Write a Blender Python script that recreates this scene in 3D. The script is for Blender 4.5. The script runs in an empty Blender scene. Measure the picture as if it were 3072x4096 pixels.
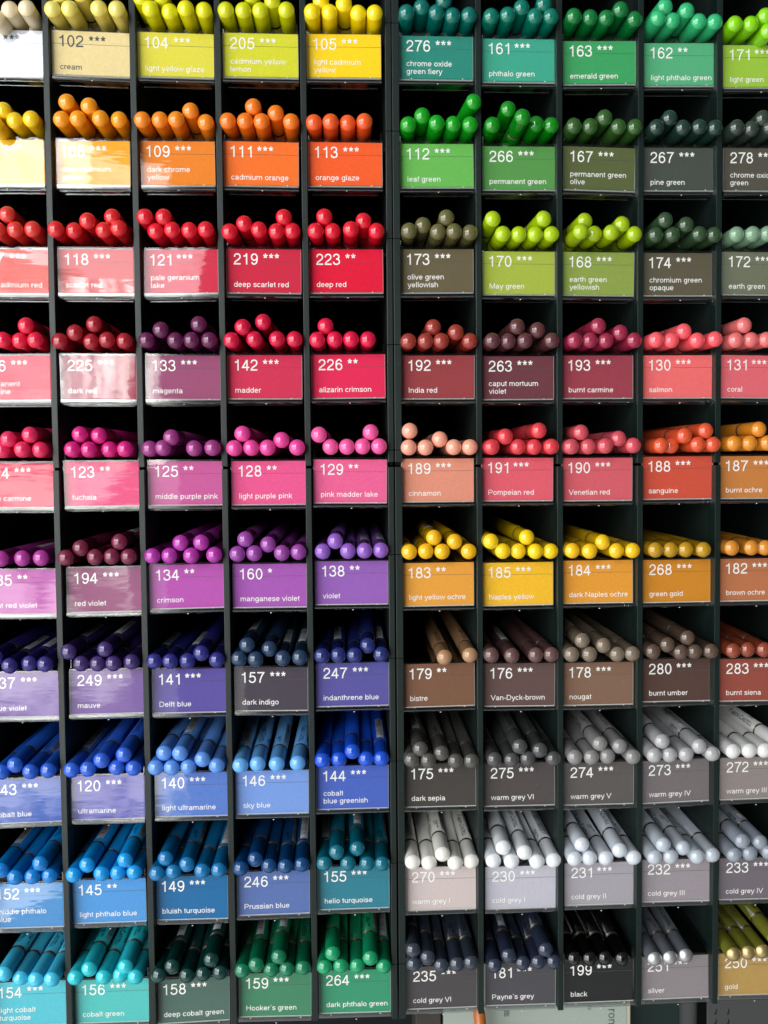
import bpy, bmesh, math, random
from mathutils import Matrix, Vector
random.seed(7)
MM = 0.001
scene = bpy.context.scene
col = scene.collection
PITCH = math.radians(3.0)          # the trays slope up towards the back

# ------------------------------------------------------------------ camera
cam_d = bpy.data.cameras.new('camera'); cam = bpy.data.objects.new('camera', cam_d); col.objects.link(cam)
cam_d.sensor_fit = 'HORIZONTAL'; cam_d.sensor_width = 36.0; cam_d.lens = 3000.0 * 36.0 / 3072.0
cam_d.clip_start = 0.01; cam_d.clip_end = 50.0
rotm = Matrix(((0.99884983, 0.01112862, -0.04663868), (-0.04697299, 0.03195398, -0.99838494), (-0.00962036, 0.99942738, 0.03243998)))
cam.matrix_world = Matrix.Translation((172.877 * MM, -358.843 * MM, 308.151 * MM)) @ rotm.to_4x4()
scene.camera = cam
EYE = Vector((0.1729, -0.359, 0.308))

# ------------------------------------------------------------------ world, lamps, exposure
world = bpy.data.worlds.new('World'); scene.world = world; world.use_nodes = True
wn = world.node_tree.nodes; wl = world.node_tree.links; bg = wn['Background']
# soft daylight that fills the street side: stronger from the left and above, weaker from the shop's inside at the right
tc = wn.new('ShaderNodeTexCoord'); dp = wn.new('ShaderNodeVectorMath'); dp.operation = 'DOT_PRODUCT'
dp.inputs[1].default_value = Vector((-0.80, -0.50, -0.33)); wl.new(tc.outputs['Generated'], dp.inputs[0])
wr = wn.new('ShaderNodeValToRGB'); wl.new(wn.new('ShaderNodeMapRange').outputs[0], wr.inputs[0])
mrn = [n for n in wn if n.type == 'MAP_RANGE'][0]; mrn.inputs['From Min'].default_value = -1.0; mrn.inputs['From Max'].default_value = 1.0; wl.new(dp.outputs['Value'], mrn.inputs[0])
cr = wr.color_ramp; cr.elements[0].position = 0.15; cr.elements[0].color = (0.05, 0.05, 0.05, 1); cr.elements[1].position = 1.0; cr.elements[1].color = (1.0, 1.0, 1.0, 1)
e = cr.elements.new(0.5); e.color = (0.15, 0.155, 0.155, 1)
e = cr.elements.new(0.78); e.color = (0.60, 0.62, 0.64, 1)
wl.new(wr.outputs[0], bg.inputs[0])
# the photographer stands straight in front and keeps that direction dark
dq = wn.new('ShaderNodeVectorMath'); dq.operation = 'DOT_PRODUCT'; dq.inputs[1].default_value = (0, -1, 0); wl.new(tc.outputs['Generated'], dq.inputs[0])
mq = wn.new('ShaderNodeMapRange'); mq.inputs['From Min'].default_value = 0.80; mq.inputs['From Max'].default_value = 0.95
mq.inputs['To Min'].default_value = 0.75; mq.inputs['To Max'].default_value = 0.08; wl.new(dq.outputs['Value'], mq.inputs[0]); wl.new(mq.outputs[0], bg.inputs[1])
vs = scene.view_settings
vs.view_transform = 'Standard'; vs.look = 'None'; vs.exposure = 0.32; vs.gamma = 1.0; vs.use_curve_mapping = False

def window_lamp(name, centre, target, w, h, radiance, tint, pattern=None):
    """a shop window behind the photographer: one real area lamp, its panes and street view as emission pattern"""
    d = bpy.data.lights.new(name, 'AREA'); d.shape = 'RECTANGLE'; d.size = w; d.size_y = h
    d.energy = radiance * w * h * math.pi; d.color = tint
    o = bpy.data.objects.new(name, d); col.objects.link(o)
    o.location = EYE + Vector(centre)
    o.rotation_euler = (Vector(target) - Vector(centre)).to_track_quat('-Z', 'Y').to_euler()
    if pattern:
        d.use_nodes = True; nt = d.node_tree; N = nt.nodes; em = N['Emission']
        geo = N.new('ShaderNodeNewGeometry')
        mp = N.new('ShaderNodeMapping'); mp.inputs['Scale'].default_value = pattern['scale']
        nt.links.new(geo.outputs['Parametric'], mp.inputs[0])
        nz = N.new('ShaderNodeTexNoise'); nz.inputs['Scale'].default_value = 1.0; nz.inputs['Detail'].default_value = 5.0; nz.inputs['Roughness'].default_value = 0.65
        nt.links.new(mp.outputs[0], nz.inputs['Vector'])
        rp = N.new('ShaderNodeValToRGB'); cr = rp.color_ramp
        cr.elements[0].position = pattern['lo']; cr.elements[0].color = pattern['dark']
        cr.elements[1].position = pattern['hi']; cr.elements[1].color = pattern['light']
        nt.links.new(nz.outputs[0], rp.inputs[0]); nt.links.new(rp.outputs[0], em.inputs['Color'])
        # dark glazing bars
        sx = N.new('ShaderNodeSeparateXYZ'); nt.links.new(geo.outputs['Parametric'], sx.inputs[0])
        last = None
        for axis, n in ((0, pattern['nx']), (1, pattern['ny'])):
            m = N.new('ShaderNodeMath'); m.operation = 'MULTIPLY'; m.inputs[1].default_value = n; nt.links.new(sx.outputs[axis], m.inputs[0])
            fr = N.new('ShaderNodeMath'); fr.operation = 'FRACT'; nt.links.new(m.outputs[0], fr.inputs[0])
            g = N.new('ShaderNodeMath'); g.operation = 'GREATER_THAN'; g.inputs[1].default_value = pattern['bar'] ; nt.links.new(fr.outputs[0], g.inputs[0])
            if last is None: last = g
            else:
                k = N.new('ShaderNodeMath'); k.operation = 'MULTIPLY'; nt.links.new(last.outputs[0], k.inputs[0]); nt.links.new(g.outputs[0], k.inputs[1]); last = k
        a = N.new('ShaderNodeMath'); a.operation = 'MULTIPLY_ADD'; a.inputs[1].default_value = 0.95; a.inputs[2].default_value = 0.05
        nt.links.new(last.outputs[0], a.inputs[0]); nt.links.new(a.outputs[0], em.inputs['Strength'])
    return o

# the street behind the photographer: a wide bright front, brighter sky at the left, and a pair of sunlit gaps that mirror in the covers
RACK = (0.02, 0.36, -0.02)
window_lamp('window_sky', (-1.50, -1.15, 0.62), RACK, 2.3, 0.85, 4.6, (0.95, 0.98, 1.0),
            dict(scale=(5, 4, 1), lo=0.34, hi=0.50, dark=(0.25, 0.27, 0.24, 1), light=(1, 1, 1, 1), nx=3, ny=1, bar=0.03))
window_lamp('window_street', (-1.50, -1.15, -0.55), (0.02, 0.36, -0.10), 2.3, 1.3, 4.2, (1.0, 0.97, 0.92),
            dict(scale=(11, 6, 1), lo=0.44, hi=0.58, dark=(0.04, 0.05, 0.04, 1), light=(1, 1, 1, 1), nx=3, ny=1, bar=0.05))
window_lamp('street_front', (-1.70, -2.5, -0.35), (0.02, 0.36, -0.05), 2.0, 1.7, 1.45, (1.0, 0.99, 0.97),
            dict(scale=(6, 3, 1), lo=0.30, hi=0.62, dark=(0.45, 0.45, 0.45, 1), light=(1, 1, 1, 1), nx=1, ny=1, bar=0.0))
window_lamp('sunlit_gap', (-1.38, -2.3, 1.42), (0.0, 0.36, 0.3), 0.52, 0.90, 7.5, (0.96, 0.98, 1.0),
            dict(scale=(3, 2, 1), lo=0.25, hi=0.55, dark=(0.35, 0.34, 0.33, 1), light=(1, 1, 1, 1), nx=1, ny=1, bar=0.03))
window_lamp('sunlit_lane', (-0.92, -2.3, 0.42), (0.0, 0.36, 0.2), 0.34, 0.75, 11.5, (1.0, 0.97, 0.92),
            dict(scale=(6, 1.5, 1), lo=0.42, hi=0.60, dark=(0.02, 0.02, 0.02, 1), light=(1, 1, 1, 1), nx=2, ny=1, bar=0.12))

# ------------------------------------------------------------------ helpers
def lin(c):
    c = c / 255.0
    return c / 12.92 if c <= 0.04045 else ((c + 0.055) / 1.055) ** 2.4
def rgb(t): return (lin(t[0]), lin(t[1]), lin(t[2]), 1)

def mat(name, colr, rough=0.5, metal=0.0, spec=0.5, coat=0.0, bump=0.0, bscale=400.0, speck=0.0, mottle=0.0):
    m = bpy.data.materials.new(name); m.use_nodes = True; nt = m.node_tree; b = nt.nodes['Principled BSDF']
    b.inputs['Base Color'].default_value = colr; b.inputs['Roughness'].default_value = rough; b.inputs['Metallic'].default_value = metal
    b.inputs['Specular IOR Level'].default_value = spec; b.inputs['Coat Weight'].default_value = coat; b.inputs['Coat Roughness'].default_value = 0.05
    N = nt.nodes; tc = N.new('ShaderNodeTexCoord'); oi = N.new('ShaderNodeObjectInfo')
    off = N.new('ShaderNodeVectorMath'); off.operation = 'ADD'; nt.links.new(tc.outputs['Object'], off.inputs[0])
    sc = N.new('ShaderNodeMath'); sc.operation = 'MULTIPLY'; sc.inputs[1].default_value = 3.7; nt.links.new(oi.outputs['Random'], sc.inputs[0])
    nt.links.new(sc.outputs[0], off.inputs[1])
    src = None
    if mottle:
        nz = N.new('ShaderNodeTexNoise'); nz.inputs['Scale'].default_value = 900.0; nz.inputs['Detail'].default_value = 3; nt.links.new(off.outputs[0], nz.inputs['Vector'])
        mr = N.new('ShaderNodeMapRange'); mr.inputs['From Min'].default_value = 0.3; mr.inputs['From Max'].default_value = 0.7
        mr.inputs['To Min'].default_value = 1 - mottle; mr.inputs['To Max'].default_value = 1 + mottle; nt.links.new(nz.outputs[0], mr.inputs[0])
        mx = N.new('ShaderNodeVectorMath'); mx.operation = 'SCALE'; mx.inputs[0].default_value = colr[:3]; nt.links.new(mr.outputs[0], mx.inputs['Scale'])
        src = mx.outputs[0]; nt.links.new(src, b.inputs['Base Color'])
    if speck:                                             # lint and dust caught on the surface
        v = N.new('ShaderNodeTexVoronoi'); v.inputs['Scale'].default_value = 420.0; nt.links.new(off.outputs[0], v.inputs['Vector'])
        lt = N.new('ShaderNodeMath'); lt.operation = 'LESS_THAN'; lt.inputs[1].default_value = 0.062; nt.links.new(v.outputs['Distance'], lt.inputs[0])
        n2 = N.new('ShaderNodeTexNoise'); n2.inputs['Scale'].default_value = 160.0; nt.links.new(off.outputs[0], n2.inputs['Vector'])
        gt = N.new('ShaderNodeMath'); gt.operation = 'GREATER_THAN'; gt.inputs[1].default_value = 0.56; nt.links.new(n2.outputs[0], gt.inputs[0])
        k = N.new('ShaderNodeMath'); k.operation = 'MULTIPLY'; nt.links.new(lt.outputs[0], k.inputs[0]); nt.links.new(gt.outputs[0], k.inputs[1])
        k2 = N.new('ShaderNodeMath'); k2.operation = 'MULTIPLY'; k2.inputs[1].default_value = speck; nt.links.new(k.outputs[0], k2.inputs[0])
        mx = N.new('ShaderNodeMix'); mx.data_type = 'RGBA'; nt.links.new(k2.outputs[0], mx.inputs['Factor'])
        if src: nt.links.new(src, mx.inputs['A'])
        else: mx.inputs['A'].default_value = colr
        mx.inputs['B'].default_value = (0.55, 0.54, 0.50, 1); nt.links.new(mx.outputs['Result'], b.inputs['Base Color'])
    if bump:
        nz = N.new('ShaderNodeTexNoise'); nz.inputs['Scale'].default_value = bscale; nz.inputs['Detail'].default_value = 3; nt.links.new(off.outputs[0], nz.inputs['Vector'])
        bp = N.new('ShaderNodeBump'); bp.inputs['Strength'].default_value = bump; bp.inputs['Distance'].default_value = 0.0003
        nt.links.new(nz.outputs[0], bp.inputs['Height']); nt.links.new(bp.outputs[0], b.inputs['Normal'])
    return m

def clear_mat(name, gain, rough, tint=(1, 1, 1, 1), wobble=0.0, stretch=(18, 60, 130), edge=0.0):
    """clear acrylic: see-through with a Fresnel reflection on its outer side"""
    m = bpy.data.materials.new(name); m.use_nodes = True; nt = m.node_tree; N = nt.nodes; N.clear()
    out = N.new('ShaderNodeOutputMaterial'); tr = N.new('ShaderNodeBsdfTransparent'); tr.inputs[0].default_value = tint
    gl = N.new('ShaderNodeBsdfGlossy'); gl.inputs['Roughness'].default_value = rough; gl.inputs['Color'].default_value = (1, 1, 1, 1)
    fr = N.new('ShaderNodeFresnel'); fr.inputs['IOR'].default_value = 1.5
    ge = N.new('ShaderNodeNewGeometry')
    inv = N.new('ShaderNodeMath'); inv.operation = 'SUBTRACT'; inv.inputs[0].default_value = 1.0; nt.links.new(ge.outputs['Backfacing'], inv.inputs[1])
    g = N.new('ShaderNodeMath'); g.operation = 'MULTIPLY'; g.inputs[1].default_value = gain; g.use_clamp = True; nt.links.new(fr.outputs[0], g.inputs[0])
    k = N.new('ShaderNodeMath'); k.operation = 'MULTIPLY'; nt.links.new(g.outputs[0], k.inputs[0]); nt.links.new(inv.outputs[0], k.inputs[1])
    mx = N.new('ShaderNodeMixShader'); nt.links.new(k.outputs[0], mx.inputs[0]); nt.links.new(tr.outputs[0], mx.inputs[1]); nt.links.new(gl.outputs[0], mx.inputs[2])
    nt.links.new(mx.outputs[0], out.inputs[0])
    if wobble:
        tc = N.new('ShaderNodeTexCoord'); oi = N.new('ShaderNodeObjectInfo')
        mp = N.new('ShaderNodeMapping'); mp.inputs['Scale'].default_value = stretch; nt.links.new(tc.outputs['Object'], mp.inputs[0])
        sc = N.new('ShaderNodeMath'); sc.operation = 'MULTIPLY'; sc.inputs[1].default_value = 37.0; nt.links.new(oi.outputs['Random'], sc.inputs[0])
        ad = N.new('ShaderNodeVectorMath'); nt.links.new(mp.outputs[0], ad.inputs[0]); nt.links.new(sc.outputs[0], ad.inputs[1])
        nz = N.new('ShaderNodeTexNoise'); nz.inputs['Scale'].default_value = 1.0; nz.inputs['Detail'].default_value = 3; nt.links.new(ad.outputs[0], nz.inputs['Vector'])
        bp = N.new('ShaderNodeBump'); bp.inputs['Strength'].default_value = 1.0; bp.inputs['Distance'].default_value = wobble
        nt.links.new(nz.outputs[0], bp.inputs['Height']); nt.links.new(bp.outputs[0], gl.inputs['Normal'])
    return m

def add_box(bm, x0, x1, y0, y1, z0, z1, mi=0):
    v = [bm.verts.new((x * MM, y * MM, z * MM)) for x in (x0, x1) for y in (y0, y1) for z in (z0, z1)]
    for f in ((0, 1, 3, 2), (4, 6, 7, 5), (0, 4, 5, 1), (2, 3, 7, 6), (0, 2, 6, 4), (1, 5, 7, 3)):
        fc = bm.faces.new([v[i] for i in f]); fc.material_index = mi
    return v

def finish(bm, name, mats=(), smooth=False):
    bmesh.ops.recalc_face_normals(bm, faces=bm.faces)
    me = bpy.data.meshes.new(name)
    if smooth:
        for f in bm.faces: f.smooth = True
    bm.to_mesh(me); bm.free()
    for m in mats: me.materials.append(m)
    return me

def link(name, me, parent=None, loc=(0, 0, 0), rot=(0, 0, 0), mats=None):
    o = bpy.data.objects.new(name, me); col.objects.link(o)
    o.location = loc; o.rotation_euler = rot
    if parent: o.parent = parent
    if mats:
        for i, m in enumerate(mats):
            o.material_slots[i].link = 'OBJECT'; o.material_slots[i].material = m
    return o

def thing(name, label, cat, loc=(0, 0, 0), rot=(0, 0, 0), group=None):
    o = bpy.data.objects.new(name, None); col.objects.link(o); o.empty_display_size = 0.01
    o.location = loc; o.rotation_euler = rot; o['label'] = label; o['category'] = cat
    if group: o['group'] = group
    return o

# lettering: a plain grotesque drawn here as pen strokes (em units), so that no font file is needed
def arc(cx, cy, rx, ry, a0, a1, n=14):
    return [(cx + rx * math.cos(math.radians(a0 + (a1 - a0) * i / n)), cy + ry * math.sin(math.radians(a0 + (a1 - a0) * i / n))) for i in range(n + 1)]
def spline(pts, n=5):
    q = [pts[0]] + list(pts) + [pts[-1]]; out = []
    for i in range(1, len(q) - 2):
        for k in range(n):
            t = k / n; p0, p1, p2, p3 = q[i - 1], q[i], q[i + 1], q[i + 2]
            out.append(tuple(0.5 * (2 * p1[d] + (p2[d] - p0[d]) * t + (2 * p0[d] - 5 * p1[d] + 4 * p2[d] - p3[d]) * t * t + (3 * p1[d] - p0[d] - 3 * p2[d] + p3[d]) * t ** 3) for d in (0, 1)))
    return out + [q[-1]]
def ring(cx, cy, rx, ry): return arc(cx, cy, rx, ry, 0, 360, 28)
SIX = [ring(.283, .228, .183, .195), spline([(.445, .54), (.395, .635), (.29, .672), (.165, .60), (.105, .44), (.10, .24)])]
GLYPH = {
 '0': (.556, [ring(.278, .353, .183, .322)]),
 '1': (.556, [[(.33, 0), (.33, .71)], spline([(.12, .535), (.23, .555), (.30, .61), (.33, .69)])]),
 '2': (.556, [spline([(.088, .485), (.135, .62), (.275, .672), (.415, .62), (.455, .49), (.40, .37), (.25, .25), (.13, .15), (.088, .043)]) + [(.49, .043)]]),
 '3': (.556, [spline([(.085, .515), (.135, .63), (.268, .672), (.395, .63), (.432, .525), (.38, .415), (.245, .378)]), spline([(.245, .375), (.405, .335), (.462, .20), (.40, .08), (.265, .035), (.125, .08), (.072, .20)])]),
 '4': (.556, [[(.365, 0), (.365, .69)], [(.35, .67), (.07, .205), (.51, .205)]]),
 '5': (.556, [[(.47, .665), (.165, .665), (.112, .345)], spline([(.112, .35), (.19, .425), (.29, .442), (.42, .38), (.463, .235), (.41, .09), (.265, .035), (.125, .08), (.072, .19)])]),
 '6': (.556, SIX), '9': (.556, [[(.561 - x, .706 - y) for x, y in p] for p in SIX]),
 '7': (.556, [[(.06, .665), (.49, .665)] + spline([(.485, .65), (.36, .47), (.26, .24), (.215, 0)])]),
 '8': (.556, [ring(.278, .522, .150, .152), ring(.278, .203, .183, .168)]),
 '*': (.389, [[(.19, .57), (.19 + .15 * math.cos(math.radians(a)), .57 + .15 * math.sin(math.radians(a)))] for a in (90, 18, -54, -126, 162)]),
 '-': (.333, [[(.05, .26), (.28, .26)]]), '\u00b4': (.25, [[(.09, .59), (.17, .72)]]), ' ': (.278, []),
 'a': (.556, [arc(.268, .345, .158, .137, 168, 0) + [(.426, .12)] + spline([(.426, .10), (.45, .045), (.515, .04)]), spline([(.426, .30), (.33, .28), (.17, .255), (.085, .15), (.15, .05), (.25, .038), (.37, .085), (.426, .19)])]),
 'b': (.556, [[(.10, 0), (.10, .72)], ring(.288, .26, .178, .222)]), 'c': (.5, [arc(.265, .26, .19, .222, 38, 322, 22)]),
 'd': (.556, [[(.456, 0), (.456, .72)], ring(.268, .26, .178, .222)]),
 'e': (.556, [[(.09, .268), (.462, .268)] + arc(.275, .26, .187, .222, 6, 326, 24)]),
 'f': (.278, [[(.13, 0), (.13, .57)] + arc(.235, .57, .105, .105, 180, 88, 6), [(.02, .48), (.25, .48)]]),
 'g': (.556, [ring(.265, .265, .178, .218), [(.452, .52), (.452, -.04)] + arc(.272, -.05, .18, .115, 0, -155, 12)]),
 'h': (.556, [[(.10, 0), (.10, .72)], arc(.277, .29, .175, .19, 172, 0) + [(.452, 0)]]),
 'i': (.222, [[(.11, 0), (.11, .52)], [(.11, .625), (.11, .72)]]), 'l': (.222, [[(.11, 0), (.11, .72)]]),
 'k': (.5, [[(.10, 0), (.10, .72)], [(.115, .19), (.44, .515)], [(.225, .30), (.46, 0)]]),
 'm': (.833, [[(.10, 0), (.10, .52)], arc(.258, .30, .158, .18, 172, 0) + [(.416, 0)], arc(.574, .30, .158, .18, 172, 0) + [(.732, 0)]]),
 'n': (.556, [[(.10, 0), (.10, .52)], arc(.277, .29, .175, .19, 172, 0) + [(.452, 0)]]),
 'o': (.556, [ring(.278, .26, .19, .222)]), 'p': (.556, [[(.10, -.205), (.10, .52)], ring(.288, .26, .178, .222)]),
 'q': (.556, [[(.456, -.205), (.456, .52)], ring(.268, .26, .178, .222)]),
 'r': (.333, [[(.10, 0), (.10, .52)], arc(.275, .27, .172, .205, 172, 78, 8)]),
 's': (.5, [spline([(.425, .375), (.36, .462), (.25, .482), (.13, .452), (.092, .375), (.15, .30), (.27, .262), (.39, .22), (.43, .14), (.37, .06), (.25, .036), (.125, .06), (.07, .155)])]),
 't': (.278, [[(.13, .65), (.13, .13)] + arc(.215, .13, .085, .09, 180, 275, 6), [(.02, .48), (.25, .48)]]),
 'u': (.556, [[(.452, 0), (.452, .52)], [(.10, .52), (.10, .23)] + arc(.277, .23, .176, .19, 180, 352)]),
 'v': (.5, [[(.035, .52), (.25, .02), (.465, .52)]]), 'w': (.722, [[(.035, .52), (.19, .03), (.361, .50), (.53, .03), (.687, .52)]]),
 'x': (.5, [[(.04, .52), (.46, 0)], [(.46, .52), (.04, 0)]]), 'y': (.5, [[(.035, .52), (.255, .02)], [(.465, .52), (.25, -.06)] + spline([(.245, -.07), (.19, -.165), (.07, -.165)])]),
 'z': (.5, [[(.05, .48), (.44, .48), (.06, .043), (.46, .043)]]),
 'A': (.667, [[(.03, 0), (.333, .71), (.637, 0)], [(.14, .25), (.53, .25)]]), 'B': (.667, [[(.10, 0), (.10, .72)], [(.10, .677), (.34, .677)] + arc(.36, .53, .15, .147, 90, -90, 8) + [(.10, .383)], [(.10, .38), (.36, .38)] + arc(.38, .212, .17, .169, 90, -90, 8) + [(.10, .043)]]),
 'C': (.722, [arc(.38, .36, .29, .32, 40, 320, 22)]), 'D': (.722, [[(.10, 0), (.10, .72)], [(.10, .677), (.32, .677)] + arc(.33, .36, .30, .317, 90, -90, 16) + [(.10, .043)]]),
 'E': (.667, [[(.10, 0), (.10, .72)], [(.10, .677), (.58, .677)], [(.10, .37), (.55, .37)], [(.10, .043), (.60, .043)]]),
 'F': (.611, [[(.10, 0), (.10, .72)], [(.10, .677), (.56, .677)], [(.10, .36), (.50, .36)]]), 'H': (.722, [[(.10, 0), (.10, .72)], [(.62, 0), (.62, .72)], [(.10, .38), (.62, .38)]]),
 'I': (.278, [[(.139, 0), (.139, .72)]]), 'L': (.556, [[(.10, 0), (.10, .72)], [(.10, .043), (.53, .043)]]),
 'M': (.833, [[(.10, 0), (.10, .72)], [(.73, 0), (.73, .72)], [(.12, .70), (.415, .03), (.71, .70)]]), 'N': (.722, [[(.10, 0), (.10, .72)], [(.62, 0), (.62, .72)], [(.11, .69), (.61, .03)]]),
 'P': (.667, [[(.10, 0), (.10, .72)], [(.10, .677), (.37, .677)] + arc(.39, .49, .18, .187, 90, -90, 10) + [(.10, .303)]]),
 'R': (.722, [[(.10, 0), (.10, .72)], [(.10, .677), (.38, .677)] + arc(.40, .515, .18, .162, 90, -90, 10) + [(.10, .353)], [(.42, .35), (.61, 0)]]),
 'S': (.667, [spline([(.57, .52), (.50, .64), (.33, .677), (.17, .63), (.11, .53), (.18, .42), (.34, .37), (.51, .32), (.585, .19), (.50, .075), (.34, .037), (.15, .08), (.08, .21)])]),
 'T': (.611, [[(.305, 0), (.305, .72)], [(.03, .677), (.58, .677)]]), 'V': (.667, [[(.03, .72), (.333, .02), (.637, .72)]]),
}
HALF = 0.045
_text = {}
def text_polys(s, half=HALF, maxseg=9.0):
    """flat pen-stroke faces of one line of text, in em: ([(x, y, layer)], faces); each stroke lies on its own thin layer"""
    if (s, half, maxseg) in _text: return _text[(s, half, maxseg)]
    V = []; F = []; cx = 0.0
    for ch in s:
        adv, paths = GLYPH[ch]
        for li, p in enumerate(paths):
            closed = len(p) > 3 and abs(p[0][0] - p[-1][0]) < 1e-6 and abs(p[0][1] - p[-1][1]) < 1e-6
            pts = p[:-1] if closed else p
            pts = [q for i, q in enumerate(pts) if i == 0 or math.hypot(q[0] - pts[i - 1][0], q[1] - pts[i - 1][1]) > 1e-5]
            if maxseg < 5:                      # short pieces, so that long strokes can bend round a barrel
                q = []
                for i, a in enumerate(pts):
                    q.append(a)
                    if i < len(pts) - 1 or closed:
                        b = pts[(i + 1) % len(pts)]; k = int(math.hypot(b[0] - a[0], b[1] - a[1]) / maxseg)
                        q += [(a[0] + (b[0] - a[0]) * t / (k + 1), a[1] + (b[1] - a[1]) * t / (k + 1)) for t in range(1, k + 1)]
                pts = q
            n = len(pts); base = len(V); hh = half * (0.85 if ch == '*' else 1)
            for i in range(n):
                a = pts[i - 1] if (i > 0 or closed) else None
                b = pts[(i + 1) % n] if (i < n - 1 or closed) else None
                ds = []
                if a: d = (pts[i][0] - a[0], pts[i][1] - a[1]); l = math.hypot(*d); ds.append((d[0] / l, d[1] / l))
                if b: d = (b[0] - pts[i][0], b[1] - pts[i][1]); l = math.hypot(*d); ds.append((d[0] / l, d[1] / l))
                nx = sum(-d[1] for d in ds) / len(ds); ny = sum(d[0] for d in ds) / len(ds); l2 = max(nx * nx + ny * ny, 0.16)
                nx, ny = nx / l2 * hh, ny / l2 * hh
                V.append((cx + pts[i][0] + nx, pts[i][1] + ny, li)); V.append((cx + pts[i][0] - nx, pts[i][1] - ny, li))
            for i in range(n if closed else n - 1):
                j = (i + 1) % n
                F.append((base + 2 * i, base + 2 * i + 1, base + 2 * j + 1, base + 2 * j))
        cx += adv
    _text[(s, half, maxseg)] = (V, F); return V, F
def extent(s):
    v = text_polys(s)[0]; xs = [a[0] for a in v]; ys = [a[1] for a in v]
    return min(xs), max(xs), min(ys), max(ys)
x0, x1, y0, y1 = extent('light phthalo green'); NAME_SX = 29.4 / (x1 - x0)
x0, x1, y0, y1 = extent('276'); NUM_SX = 11.4 / (x1 - x0); NUM_SY = 5.35 / (y1 - y0)
x0, x1, y0, y1 = extent('h'); NAME_SY = 2.5 / (y1 - y0)
AX0, AX1, AY0, AY1 = extent('*')

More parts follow.
